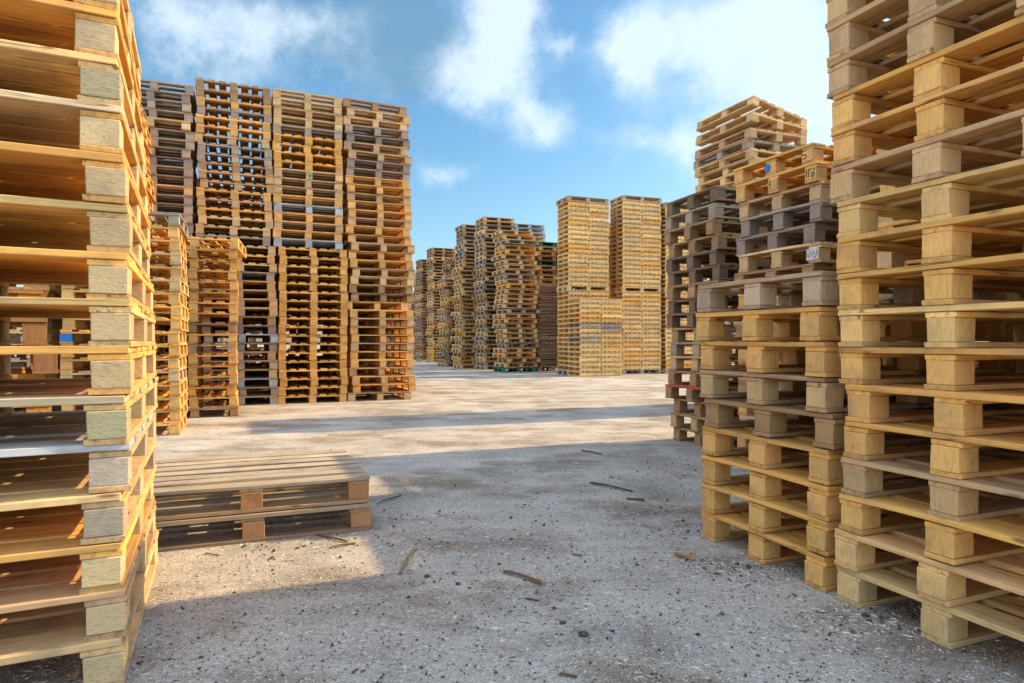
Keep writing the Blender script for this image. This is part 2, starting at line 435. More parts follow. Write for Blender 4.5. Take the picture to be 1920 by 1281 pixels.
# two pallets lying on the ground in the middle
e0 = (-.750 - 1.22 * math.sin(R(68.5)), 3.51 - 1.22 * math.cos(R(68.5)))
stack('low pair lying on the open ground', e0, 68.5, 2, 'euro', lambda i: ['brown', 'pale'][i], jit=(.004, .1), off=lambda i: ((0.005, -.01)[i], (0, .02)[i], (0, .5)[i]), special=lambda i: 'euro_top' if i else 'euro_low', pitch=.147)

# irregular heap in the far middle
hp = ['pale', 'pink', 'brown', 'pale', 'grey', 'fresh', 'pink']
def wob(a, b, seed):
    r = random.Random(seed)
    o = [(r.gauss(0, a), r.gauss(0, a * .6), r.gauss(0, b)) for _ in range(60)]
    return lambda i: o[i]
stack('untidy far stack', (-.27, 21.3), 68, 29, 'heap', lambda i: 'green' if i < 1 else ['pale', 'pale', 'pink', 'fresh', 'pale', 'grey', 'pink'][i % 7], pitch=.165, jit=(.02, .6), off=wob(.065, 3, 4), prio=1.5)
stack('grey far stack', (-1.02, 23.2), 68, 36, 'heap', lambda i: ['grey', 'purple', 'pale', 'grey', 'brown', 'pink'][i % 6], pitch=.155, jit=(.03, .8), off=wob(.025, 1.2, 8), prio=.8)
stack('h2', (.12, 23.7), 68, 35, 'heap', ['grey', 'pale', 'blue'], pitch=.155, jit=(.03, .8), off=wob(.025, 1.2, 9), seen=sink)
stack('h9', (-1.98, 25.6), 68, 37, 'heap', ['grey', 'taupe', 'purple', 'pink', 'brown'], pitch=.155, jit=(.03, .8), off=wob(.03, 1.5, 21), seen=sink)
stack('h3', (-1.95, 24.2), 68, 27, 'heap', ['pale', 'brown', 'pink', 'fresh', 'pale'], pitch=.155, jit=(.04, 1), off=wob(.04, 2, 10), seen=sink)
stack('h3b', (-2.75, 26.2), 68, 24, 'heap', ['pale', 'brown', 'pink', 'fresh', 'grey'], pitch=.15, jit=(.04, 1), off=wob(.04, 2, 11), seen=sink)
stack('h4', (-3.9, 31), 68, 37, 'heap', ['pale', 'brown', 'pink', 'fresh', 'brown'], pitch=.151, jit=(.03, .8), off=wob(.025, 1.2, 12), seen=sink)
stack('h5', (-2.55, 31.4), 68, 33, 'heap', ['brown', 'dark', 'red', 'orange'], pitch=.151, jit=(.03, .8), off=wob(.025, 1.2, 13), seen=sink)
stack('h6', (-4.75, 33), 68, 35, 'heap', ['brown', 'pale', 'red', 'purple'], pitch=.151, jit=(.03, .8), off=wob(.025, 1.2, 14), seen=sink)
stack('h7', (-6.2, 38), 68, 24, 'heap', ['brown', 'fresh', 'red', 'dark'], pitch=.151, jit=(.03, .8), seen=sink)
stack('h7b', (-2.75, 28.6), 68, 32, 'heap', ['red', 'brown', 'dark'], pitch=.15, jit=(.05, 1), off=wob(.04, 2, 15), seen=sink)
stack('h8', (.95, 22.3), 68, 9, 'heap', lambda i: 'green' if i in (4, 8) else ['pink', 'pale', 'brown'][i % 3], pitch=.165, jit=(.03, 1), z0=3.05, seen=sink)
for k, (bx_, by_, n_) in enumerate([(-.1, 24.4, 28), (1.1, 24.6, 30), (-1.3, 26.0, 30), (-2.6, 27.5, 26), (-3.9, 33.2, 34), (-2.8, 33.5, 30), (-5.2, 35.5, 32), (-.3, 27, 28)]):
    stack('hb%d' % k, (bx_, by_), 66, n_, 'heap', ['brown', 'taupe', 'dark', 'pink'], pitch=.152, jit=(.03, .8), seen=sink)
# ------------------------------------------------------------------ small pallets with closed fronts (the two tan towers)
HALF = []
def half_stack(desc, P, az, n, z0, pal, cols=2, word='', seg=''):
    r = random.Random(int(P[0] * 577 + P[1] * 131 + n) % 100003)
    th = R(90 - az)
    ex = Vector((math.cos(th), math.sin(th), 0)); ey = Vector((-math.sin(th), math.cos(th), 0))
    for i in range(n):
        for k in range(cols):
            c = Vector((P[0], P[1], 0)) + ex * (.35 + .708 * k + r.gauss(0, .006)) + ey * (.4 + r.gauss(0, .01))
            HALF.append(dict(desc=desc, i=i, n=n, k=k, pos=(c.x, c.y, z0 + i * .1445), yaw=th + R(r.gauss(0, .4)), pal=pal(i, k, r), cols=cols))
FA = 70
fx = (math.sin(R(FA)), math.cos(R(FA)))
tanp = lambda i, k, r: r.choice(['tan', 'tan', 'fresh', 'tan', 'pale'])
TA = (1.72, 19.6); TB = (3.47, 20.1); TC = (4.92, 20.5)
def ts_pal(i, k, r):
    return {(10, 0): 'grey', (10, 1): 'purple', (9, 1): 'grey', (8, 0): 'pale', (7, 0): 'grey', (7, 1): 'pale', (6, 0): 'pale', (15, 0): 'pale', (15, 1): 'pale', (11, 1): 'fresh'}.get((i, k), r.choice(['tan', 'tan', 'fresh']))
half_stack('short tan stack', (1.98, 18.7), FA, 16, 0, ts_pal)
for nm, P, n1, n2, word in (('left', TA, 17, 18, 'left tan tower'), ('right', TB, 17, 19, 'right tan tower'), ('far', TC, 17, 18, 'third tan tower')):
    half_stack('lower tier of the ' + word, P, FA, n1, .147, tanp)
    half_stack('upper tier of the ' + word, P, FA, n2, .147 + n1 * .1445 + .1475, tanp)
    stack('ground carrier under the ' + word, P, FA, 1, 'big', 'grey', jit=(.005, .2), prio=3, top_seen=True)
    stack('carrier between the tiers of the ' + word, P, FA, 1, 'big', 'pale', jit=(.005, .2), z0=.148 + n1 * .1445, prio=3)
    for j in range(1):
        stack('cap of the ' + word, P, FA, 1, 'big', 'grey', jit=(.03, 1), z0=.148 + (n1 + n2) * .1445 + .149, prio=3)

stack('tb1', (2.62, 21.2), 60, 35, 'big', ['fresh', 'pale'], jit=(.03, .6), seen=sink)
stack('tb2', (2.05, 20.95), 60, 33, 'big', ['fresh', 'pale'], jit=(.03, .6), seen=sink)
stack('tb3', (3.9, 21.8), 60, 33, 'big', ['fresh', 'pale'], jit=(.03, .6), seen=sink)
stack('tb4', (5.3, 22.4), 60, 28, 'big', ['fresh', 'pale'], jit=(.03, .6), seen=sink)
# ------------------------------------------------------------------ which 300 are built as individuals
def score(j):
    if not j['seen']: return -1
    return j['prio'] / (j['pos'][0] ** 2 + j['pos'][1] ** 2)
JOBS.sort(key=score, reverse=True)
INDIV = [j for j in JOBS if j['seen']][:300]
REST = [j for j in JOBS if j not in INDIV]
PG = 'wooden block pallets stacked across the yard'

def add_part(root, name, me, loc, col, rot=None, sub=None):
    o = bpy.data.objects.new(name, me); COL.objects.link(o)
    o.parent = sub or root; o.location = loc
    if rot: o.rotation_euler = rot
    o.color = (col[0], col[1], col[2], 1)
    return o

def disc_mesh(name, pts, th, mat):
    """thin irregular patch in the local xz plane, facing -y"""
    bm = bmesh.new()
    a = [bm.verts.new((x, 0, z)) for x, z in pts]
    f = bm.faces.new(a)
    e = bmesh.ops.extrude_face_region(bm, geom=[f])
    for v in [g for g in e['geom'] if isinstance(g, bmesh.types.BMVert)]: v.co.y -= th
    bmesh.ops.recalc_face_normals(bm, faces=bm.faces)
    me = bpy.data.meshes.new(name); bm.to_mesh(me); bm.free()
    me.materials.append(mat)
    return me
def strokes(name, segs, w, th, mat):
    bm = bmesh.new()
    for k, (x0, z0, x1, z1) in enumerate(segs):
        d = Vector((x1 - x0, 0, z1 - z0)); n = Vector((-d.z, 0, d.x)).normalized() * w / 2
        y = -.0002 * k
        q = [Vector((x0, y, z0)) + n, Vector((x0, y, z0)) - n, Vector((x1, y, z1)) - n, Vector((x1, y, z1)) + n]
        a = [bm.verts.new(p) for p in q]
        f = bm.faces.new(a)
        e = bmesh.ops.extrude_face_region(bm, geom=[f])
        for v in [g for g in e['geom'] if isinstance(g, bmesh.types.BMVert)]: v.co.y -= th
    bmesh.ops.recalc_face_normals(bm, faces=bm.faces)
    me = bpy.data.meshes.new(name); bm.to_mesh(me); bm.free()
    me.materials.append(mat)
    return me

def extras(root, j, kids):
    s = j['special']; sp = TSPEC[j['ty']]
    if not s: return
    yf = -sp[1] / 2
    if s == 'left':
        i = j['i']
        for o in kids:
            if o.name.startswith('block'):
                c = jc((.68, .49, .25), .07)
                if i in (5, 12): c = jc((.50, .43, .235), .05)
                if i in (3, 4): c = jc((.54, .43, .29), .06)
                o.color = c + (1,)
            if o.name.startswith('deck') and i in (4,): o.color = (.46, .45, .42, 1)
            if o.name.startswith('deck') and i in (5, 11): o.color = (.62, .48, .28, 1)
    if s == 'grey_blocks':
        for o in kids:
            if o.name.startswith('block'): o.color = jc((.52, .38, .24)) + (1,)
    if s in ('tilt', 'tilt1', 'tilt2', 'tiny_tilt'):
        rz = root.rotation_euler[2]
        root.rotation_euler = {'tilt': (R(0), R(-1.2), rz), 'tilt1': (R(-6), R(0), rz), 'tilt2': (R(-12), R(0), rz), 'tiny_tilt': (R(0), R(1.2), rz)}[s]
        root.location.z += {'tilt': .012, 'tilt1': .062, 'tilt2': .118, 'tiny_tilt': .014}[s]
    if s == 'blue_dab':
        a = [(.026 * math.cos(t) * (1 + .15 * math.sin(3 * t)), .034 * math.sin(t)) for t in [k * .45 for k in range(14)]]
        add_part(root, 'paint_dab', disc_mesh('paint_dab', a, .002, M_BLUE), (-.028, yf - .002, .062), (1, 1, 1))
        st = strokes('ink_stamp', [(-.02, .028, .018, .03), (-.02, .028, -.022, .002), (-.022, .002, .012, .0), (.012, 0, .016, -.024), (.016, -.024, -.016, -.03)], .007, .0008, M_INK)
        add_part(root, 'ink_stamp', st, (.325, yf - .002, .07), (1, 1, 1))
    if s == 'stamp':
        st = strokes('ink_stamp', [(-.034, .03, -.034, -.028), (-.014, .03, -.014, -.028), (-.012, .028, .008, .026), (.024, .03, .036, .012), (.012, -.004, .03, -.004), (.012, -.004, .012, -.03), (.032, -.004, .032, -.03), (.012, -.03, .03, -.03)], .007, .0008, M_INK)
        add_part(root, 'ink_stamp', st, (.352, yf - .002, .068), (1, 1, 1))
        st = strokes('ink_stamp', [(0, .032, 0, -.004), (-.008, .004, 0, -.006), (-.006, -.026, .01, -.026)], .008, .0008, M_INK)
        add_part(root, 'ink_stamp', st, (-.03, yf - .002, .066), (1, 1, 1))
    if s == 'label':
        a = [(-.052, -.047), (.05, -.043), (.052, .04), (.0, .046), (-.05, .03)]
        pl = add_part(root, 'paper_label', disc_mesh('paper_label', a, .0012, M_PAPER), (.34, yf - .003, .066), (1, 1, 1))
        sg = [(-.03, .024, -.018, .026), (-.04, .005, -.036, -.03), (-.03, .006, -.008, .002), (-.022, -.004, -.024, -.026), (-.008, .012, .022, .006), (-.004, -.006, .008, -.022), (.014, -.002, .03, -.014), (.04, .022, .041, -.02), (.012, -.026, .034, -.03)]
        add_part(root, 'print_mark', strokes('print_mark', sg, .005, .0005, M_INK), (0, -.0014, 0), (1, 1, 1), sub=pl)
    if s == 'green_dab':
        a = [(.036 * math.cos(t) * (1 + .15 * math.sin(3 * t)), .034 * math.sin(t)) for t in [k * .45 for k in range(14)]]
        add_part(root, 'paint_dab', disc_mesh('paint_dab', a, .002, M_GREEN), (.01, yf - .003, .06), (1, 1, 1))
    if s == 'blue_block':
        b = [o for o in kids if o.name.startswith('block')][0]
        b.data = b.data.copy(); b.data.materials.clear(); b.data.materials.append(M_BLUE); b['label'] = 'bright blue painted block'
    if s == 'red_edge':
        m = MB(); m.box((0, 0, 0), (.52, .003, .02), 'x')
        add_part(root, 'red_paint_strip', m.mesh('red_paint_strip', M_RED), (-.1, yf - .0026, .1335), (1, 1, 1))
    if s == 'euro_top':
        for o in kids:
            if o.name.startswith('deck'): o.color = (.47, .385, .27, 1)
            elif o.name.startswith('block'): o.color = (.42, .22, .09, 1)
            elif o.name.startswith('bottom'): o.color = (.44, .30, .165, 1)
            else: o.color = (.42, .27, .14, 1)
    if s == 'euro_low':
        for o in kids:
            if o.name.startswith('deck'): o.color = (.50, .38, .24, 1)
            elif o.name.startswith('block'): o.color = (.46, .25, .11, 1)
            else: o.color = (.33, .23, .14, 1)

def describe(j):
    d = {'blue_dab': 'with a blue paint dab on its middle block', 'label': 'with a white paper label on its end', 'stamp': 'with black ink stamps on its blocks',
         'green_dab': 'with a green paint dab', 'blue_block': 'with one blue block', 'red_edge': 'with a red painted edge', 'tilt': 'sitting crooked', 'tilt1': 'sitting aslant', 'tilt2': 'sitting tilted'}.get(j['special'], '')
    w = PAL[j['pal']][1]
    if j['desc'].startswith('low pair'):
        return 'grey-brown pallet with slatted top, upper one of the low pair lying on open ground' if j['i'] else 'dark brown pallet, lower one of the low pair lying on open ground'
    if j['n'] == 1 and ('carrier' in j['desc'] or 'cap of' in j['desc']):
        k, rest = j['desc'].split(' of the ' if 'cap of' in j['desc'] or 'between' in j['desc'] else ' under the ')
        if k == 'cap': return w + ' pallet lying on top of the ' + rest
        if k.startswith('ground'): return w + ' pallet on the ground under the ' + rest
        return w + ' pallet with dark openings between the two tiers of the ' + rest
    s = '%s pallet %s, %s in the %s' % (w, d, place_words(j['i'], j['n'], j['top']), j['desc'])
    s = ' '.join(s.split()).replace(' ,', ',')
    while len(s.split()) > 16 and d:
        d = ''; s = ' '.join(('%s pallet, %s in the %s' % (w, place_words(j['i'], j['n'], j['top']), j['desc'])).split())
    return s

for j in INDIV:
    r = random.Random(j['seed'])
    vs = T(j['ty']); parts = vs[r.randrange(len(vs))]
    root = bpy.data.objects.new('wooden_pallet', None); COL.objects.link(root)
    root.empty_display_size = .2
    root.location = j['pos']
    flip = math.pi if (r.random() < .5 and not j['special']) else 0
    root.rotation_euler = (R(r.gauss(0, .12)), R(r.gauss(0, .12)), j['yaw'] + flip)
    tag(root, describe(j), 'pallet', PG)
    c0 = jc(PAL[j['pal']][0], .10, r)
    cb = jc(PAL[j['pal']][0], .10, r)
    if j['pal'] in ('fresh', 'pink', 'pale') : cb = tuple(a * .7 + b * .3 for a, b in zip(cb, (.60, .43, .19)))
    kids = []
    for nm, me, loc in parts:
        c = cb if nm == 'block' else c0
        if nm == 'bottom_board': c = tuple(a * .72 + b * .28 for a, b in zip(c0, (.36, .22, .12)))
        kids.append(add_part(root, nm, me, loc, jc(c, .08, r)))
    extras(root, j, kids)

# the rest: one mass
mb = MB()
for j in REST:
    r = random.Random(j['seed'])
    Mx = Matrix.Translation(j['pos']) @ Matrix.Rotation(j['yaw'], 4, 'Z')
    rest_pallet(mb, Mx, TSPEC[j['ty']], jc(PAL[j['pal']][0], .12, r), r)
o = link(bpy.data.objects.new('stacked_pallets', mb.mesh('stacked_pallets', WOODR, True)))
tag(o, 'brown and tan pallet stacks massed farther back in the yard', 'pallets', kind='stuff')

# half pallets with closed fronts
def half_template(q):
    r = random.Random(70 + q)
    mb = MB()
    for y in (-.4 + .011, 0, .4 - .011):
        mb.box((0, y, .063), (.694, .022, .088), 'x', r.uniform(.92, 1.08), 0, .001, 1, 0, r)
    mb2 = MB()
    for c, w in boards(.694, .8, 'y', 6, .082, r):
        mb2.box((c, 0, .130), (w, .846, .021), 'y', r.uniform(.9, 1.1), 0, .001, 1, 0, r)
    mb3 = MB()
    for x in (-.31, -.155, 0, .155, .31):
        mb3.box((x, 0, .0095), (.074, .80, .018), 'y', r.uniform(.85, 1.0), 0, .001, 1, 0, r)
    return (mb.mesh('half_side', WOOD), mb2.mesh('half_deck', WOOD), mb3.mesh('half_bottom', WOOD))
HT = [half_template(q) for q in range(4)]
for h in HALF:
    r = random.Random(int(h['pos'][0] * 1e5) + h['i'] * 17 + h['k'])
    root = bpy.data.objects.new('half_pallet', None); COL.objects.link(root)
    root.location = h['pos']; root.rotation_euler = (0, 0, h['yaw']); root.empty_display_size = .1
    side = ('left-hand', 'right-hand')[h['k']]
    w = PAL[h['pal']][1]
    pw = place_words(h['i'], h['n'], True).replace('from the ground', 'from the bottom')
    s = '%s %s half pallet, %s, %s' % (w, side, pw, h['desc'])
    tag(root, s, 'half pallet', 'closed-front half pallets stacked in the tan towers')
    me = HT[r.randrange(4)]
    c = jc(PAL[h['pal']][0], .08, r)
    for nm, m in zip(('side_boards', 'deck', 'bottom_boards'), me):
        add_part(root, nm, m, (0, 0, 0), jc(c, .04, r))

# flat board pile behind, between the heap and the tan tower
def board_pile(P, az, n, label):
    r = random.Random(5)
    root = link(bpy.data.objects.new('board_pile', None)); root.location = (P[0], P[1], 0); root.rotation_euler = (0, 0, R(90 - az))
    tag(root, label, 'board pile')
    z = 0.15
    mb = MB()
    for i in range(n):
        for k in range(6):
            y = .05 + k * .15 + r.uniform(-.02, .02)
            mb.box((.5 + r.gauss(0, .03), y, z + .012 + r.uniform(0, .01)), (1.05 + r.uniform(-.12, .1), .12, .022), 'x', r.uniform(.7, 1.15), 0, .004, 3, r.uniform(-.012, .012), r)
        z += .037
    add_part(root, 'board_layers', mb.mesh('board_layers', WOOD), (0, 0, 0), (.46, .32, .2))
    mb = MB()
    for x in (.06, .5, .94):
        for y in (.06, .4, .8): mb.box((x, y, .06), (.1, .1, .12), 'z', 1, 0, .002, 1, 0, r)
        mb.box((x, .42, .134), (.1, .9, .02), 'y', 1, 0, .002, 1, 0, r)
    add_part(root, 'bearer', mb.mesh('bearer', CHIP), (0, 0, 0), (.4, .3, .2))
board_pile((.95, 22.1), 68, 78, 'ragged pile of thin brown boards between untidy stack and left tan tower')

# ------------------------------------------------------------------ far building, blue cabin
def boxpart(root, name, c, s, mat, sub=None):
    m = MB(); m.box(c, s, 'x', 1, .01)
    o = bpy.data.objects.new(name, m.mesh(name, mat)); COL.objects.link(o); o.parent = sub or root
    return o
M_ROOF = plain('dark_roof', (.05, .055, .065), .6, .2, 3)
M_SHED = plain('shed_wall', (.22, .20, .18), .8, .2, 1)
root = link(bpy.data.objects.new('storage_shed', None)); root.location = (-14.5, 78, 0)
tag(root, 'low dark-roofed shed far behind the right end of the back row', 'shed')
boxpart(root, 'wall', (0, 0, 2.4), (12, 8, 4.8), M_SHED)
boxpart(root, 'roof', (0, 0, 5.6), (12.6, 8.6, 1.6), M_ROOF)
boxpart(root, 'door', (2, -4.03, 1.6), (3, .06, 3.2), M_ROOF)
M_CAB = plain('cabin_blue', (.01, .13, .62), .4, .12, 2)
root = link(bpy.data.objects.new('blue_cabin', None)); root.location = (-10.25, 58, 0)
tag(root, 'small bright blue cabin peeping out beside the back row', 'cabin')
boxpart(root, 'body', (0, 0, .95), (2.2, 2.0, 1.86), M_CAB)
boxpart(root, 'roof', (0, 0, 1.93), (2.3, 2.1, .1), plain('cabin_roof', (.5, .55, .6), .5))
boxpart(root, 'door', (.5, -1.02, .92), (.8, .04, 1.7), plain('cabin_door', (.02, .2, .6), .4))

# ------------------------------------------------------------------ ground
def ground_mat():
    m, nt, b = newmat('yard_ground'); L = nt.links.new
    tc = N(nt, 'ShaderNodeTexCoord'); co = tc.outputs['Object']
    def noise(sc, det=5.0, ro=.6, vec=co):
        n = N(nt, 'ShaderNodeTexNoise', i_Scale=sc, i_Detail=det, i_Roughness=ro); L(vec, n.inputs['Vector']); return n.outputs['Fac']
    big = noise(.35, 6, .6); mid = noise(1.7, 6, .65); fine = noise(46, 4, .75); tiny = noise(170, 2, .6)
    r1 = ramp(nt, [(.3, (.36, .315, .255, 1)), (.5, (.455, .405, .335, 1)), (.7, (.50, .455, .385, 1))]); L(big, r1.inputs[0])
    r2 = ramp(nt, [(.34, grey(.68)), (.50, grey(1.0)), (.7, grey(1.14))]); L(mid, r2.inputs[0])
    c = mixc(nt, 1.0, r1.outputs[0], r2.outputs[0], 'MULTIPLY')
    # earth stains
    st = ramp(nt, [(.49, grey(0)), (.61, grey(.75))]); L(noise(.9, 7, .7, vmath(nt, 'MULTIPLY', co, (1.0, 1.6, 1.0))), st.inputs[0])
    c = mixc(nt, st.outputs[0], c, (.225, .165, .11, 1))
    # dust drawn out along the lane, wheel marks
    tr = N(nt, 'ShaderNodeTexNoise', i_Scale=1.0, i_Detail=5.0, i_Roughness=.65)
    mp = N(nt, 'ShaderNodeMapping'); mp.inputs['Rotation'].default_value = (0, 0, R(22)); mp.inputs['Scale'].default_value = (.45, 2.6, 1); L(co, mp.inputs['Vector']); L(mp.outputs[0], tr.inputs['Vector'])
    trr = ramp(nt, [(.40, grey(.72)), (.52, grey(1.0)), (.66, grey(1.15))]); L(tr.outputs['Fac'], trr.inputs[0])
    c = mixc(nt, .4, c, trr.outputs[0], 'MULTIPLY')
    # sawdust crumbs light and dark
    r3 = ramp(nt, [(.30, grey(.42)), (.44, grey(.88)), (.56, grey(1.03)), (.70, grey(1.55))]); L(fine, r3.inputs[0])
    c = mixc(nt, .8, c, r3.outputs[0], 'MULTIPLY')
    r4 = ramp(nt, [(.3, grey(.45)), (.5, grey(1.0)), (.70, grey(1.7))]); L(tiny, r4.inputs[0])
    c = mixc(nt, .7, c, r4.outputs[0], 'MULTIPLY')
    vo = N(nt, 'ShaderNodeTexVoronoi', i_Scale=42.0); L(co, vo.inputs['Vector'])
    vr = ramp(nt, [(.0, grey(.9)), (.12, grey(.85)), (.18, grey(0))]); L(vo.outputs['Distance'], vr.inputs[0])
    sel = ramp(nt, [(.62, grey(0)), (.66, grey(1))]); L(vo.outputs['Color'], sel.inputs[0])
    c = mixc(nt, math_(nt, 'MULTIPLY', vr.outputs[0], sel.outputs[0]), c, (.72, .69, .62, 1))
    vo2 = N(nt, 'ShaderNodeTexVoronoi', i_Scale=27.0); L(co, vo2.inputs['Vector'])
    vr2 = ramp(nt, [(.0, grey(.95)), (.13, grey(.8)), (.2, grey(0))]); L(vo2.outputs['Distance'], vr2.inputs[0])
    sel2 = ramp(nt, [(.60, grey(0)), (.64, grey(1))]); L(vo2.outputs['Color'], sel2.inputs[0])
    c = mixc(nt, math_(nt, 'MULTIPLY', vr2.outputs[0], sel2.outputs[0]), c, (.09, .065, .045, 1))
    L(c, b.inputs['Base Color']); b.inputs['Roughness'].default_value = .9
    b.inputs['Specular IOR Level'].default_value = .15
    h = math_(nt, 'ADD', math_(nt, 'MULTIPLY', fine, .5), math_(nt, 'ADD', math_(nt, 'MULTIPLY', tiny, .3), math_(nt, 'MULTIPLY', mid, 1.5)))
    bp = N(nt, 'ShaderNodeBump', i_Strength=.6, i_Distance=.012); L(h, bp.inputs['Height']); L(bp.outputs[0], b.inputs['Normal'])
    return m
me = bpy.data.meshes.new('ground')
me.from_pydata([(-600, -600, 0), (600, -600, 0), (600, 600, 0), (-600, 600, 0)], [], [(0, 1, 2, 3)])
me.materials.append(ground_mat())
tag(link(bpy.data.objects.new('ground', me)), kind='structure')

# scattered splinters: nobody could count them
mb = MB(); r = random.Random(3)
shades = [(.05, .035, .025), (.07, .05, .035), (.14, .10, .065), (.75, .72, .66), (.7, .66, .58), (.66, .56, .42), (.3, .2, .12), (.75, .73, .68)]
def sliver(x, y, k=1.0, z=0.0):
    c = r.choice(shades)
    if c[0] < .2 and r.random() < .75:           # dark crumb: an irregular lump
        a = r.choice((.0015, .002, .002, .003, .003, .004, .006)) * r.uniform(.7, 1.3) * k
        p = [Vector((dx * a * r.uniform(.5, 1.4), dy * a * r.uniform(.4, 1.2), dz * a * r.uniform(.4, .9))) for dx, dy, dz in ((1, 0, 0), (-1, 0, 0), (0, 1, 0), (0, -1, 0), (0, 0, 1), (0, 0, -.4))]
        ro = Matrix.Rotation(r.uniform(0, 6.28), 3, 'Z')
        p = [ro @ q for q in p]
        mb.raw([(x + q.x, y + q.y, z + .3 * a + q.z) for q in p], [(0, 2, 4), (2, 1, 4), (1, 3, 4), (3, 0, 4), (2, 0, 5), (1, 2, 5), (3, 1, 5), (0, 3, 5)], [tuple(q * 3) for q in p], c)
        return
    L_ = r.choice((.004, .006, .008, .011, .016, .024)) * r.uniform(.6, 1.3) * k   # thin splinter, pointed and bent
    w = r.uniform(.0008, .0022) * k; h = r.uniform(.001, .0025) * k
    L_ *= 1.15; t = r.uniform(0, 6.28); d = Vector((math.cos(t), math.sin(t), 0)); n = Vector((-d.y, d.x, 0)); o = Vector((x, y, z))
    b0 = r.uniform(-.25, .25) * L_
    p = [o - d * L_ / 2, o + n * (b0 + w), o + n * (b0 - w), o + d * L_ / 2, o + n * b0 + Vector((0, 0, h))]
    mb.raw([tuple(q + Vector((0, 0, .0006))) for q in p], [(0, 2, 4), (2, 3, 4), (3, 1, 4), (1, 0, 4)], [tuple(q * 3) for q in p], c)
for _ in range(40000):
    y = 1.7 * (10 / 1.7) ** (r.random() ** 1.15)
    x = r.uniform(-.8, .8) * y
    sliver(x, y, 1.0)
for cx, cy, s, n in ((1.0, 2.9, .18, 260), (1.3, 2.35, .14, 200), (-.2, 3.3, .5, 260), (.3, 2.6, .5, 260), (-1.1, 3.2, .25, 160), (1.3, 5.2, .4, 160), (.55, 3.9, .45, 160), (.9, 3.45, .12, 60), (-.6, 3.75, .15, 50), (.9, 4.6, .5, 120), (-.75, 3.4, .12, 40)):
    for _ in range(n): sliver(r.gauss(cx, s), r.gauss(cy, s * .6), 2.0)
o = link(bpy.data.objects.new('wood_splinters', mb.mesh('wood_splinters', WOODR, True)))
tag(o, 'dark and pale wood splinters strewn over the yard ground', 'splinters', kind='stuff')

def stick(px0, py0, px1, py1, w, h, col, label, bend=.0, name='wood_stick'):
    a = Vector(at(px0, py0)); b_ = Vector(at(px1, py1)); d = b_ - a
    m = MB(); L_ = d.length
    m.box((0, 0, h / 2), (L_, w * .6, h * .7), 'x', 1, .001, w * .28, 7, bend, r)
    o = link(bpy.data.objects.new(name, m.mesh(name, WOOD)))
    c = (a + b_) / 2; o.location = (c.x, c.y, .001); o.rotation_euler = (0, 0, math.atan2(d.y, d.x)); o.color = col + (1,)
    tag(o, label, 'stick')
stick(945, 1075, 1016, 1096, .022, .016, (.15, .08, .05), 'short dark brown stick lying in the middle of the foreground ground', .004)
stick(1268, 1044, 1303, 1052, .03, .024, (.36, .19, .09), 'chunky orange-brown wood offcut lying near the low right stack', 0, 'wood_offcut')
stick(748, 1078, 781, 1030, .02, .010, (.24, .18, .12), 'bent grey-brown splinter pointing away, right of the two pallets', .006)
stick(1105, 907, 1187, 923, .03, .012, (.10, .07, .05), 'long dark lath lying in the shade left of the low right stack', .004)
stick(1176, 937, 1208, 940, .03, .016, (.09, .06, .045), 'short dark lath piece nearest the low right stack', 0)
stick(1090, 846, 1128, 853, .03, .012, (.10, .07, .05), 'thin dark lath at the shade edge', .004)
stick(708, 948, 752, 930, .012, .010, (.14, .10, .07), 'thin dark twig beside the right end of the two pallets', .01)
stick(592, 1004, 650, 1018, .022, .012, (.22, .14, .09), 'flat brown splinter under the front of the two pallets', .004)
stick(618, 1030, 664, 1020, .022, .010, (.26, .17, .10), 'brown bark strip in front of the two pallets', .004)
stick(575, 998, 612, 1002, .02, .012, (.18, .12, .08), 'small brown splinter tucked against the two pallets', .004)
stick(384, 1040, 412, 1043, .012, .008, (.30, .22, .15), 'small tan splinter in the sunlit patch near the left stack', .002)
stick(1047, 1268, 1082, 1271, .010, .008, (.12, .08, .05), 'thin dark splinter at the very bottom of the picture', .003)
stick(986, 1125, 1010, 1128, .010, .008, (.08, .06, .05), 'tiny dark chip below the short brown stick', 0)
stick(1072, 1041, 1090, 1044, .014, .010, (.24, .15, .09), 'tiny brown chip right of the short brown stick', 0)
def stone(px, py, s, label):
    bm = bmesh.new(); bmesh.ops.create_icosphere(bm, subdivisions=2, radius=1)
    rr = random.Random(px)
    for v in bm.verts: v.co = Vector((v.co.x * s, v.co.y * s * .7, v.co.z * s * .55)) * rr.uniform(.85, 1.1)
    me = bpy.data.meshes.new('stone'); bm.to_mesh(me); bm.free(); me.materials.append(M_STONE)
    for p in me.polygons: p.use_smooth = True
    o = link(bpy.data.objects.new('stone', me)); p = at(px, py); o.location = (p[0], p[1], s * .4)
    tag(o, label, 'stone')
M_STONE = plain('dark_stone', (.045, .045, .05), .6, .4, 30)
stone(1055, 1170, .013, 'small black stone left of the larger black stone')
stone(1094, 1193, .019, 'larger black stone in the foreground, nearest the bottom centre')
stone(859, 1097, .012, 'small black stone left of the short brown stick')
stone(801, 1083, .014, 'small dark stone beside the bent splinter')

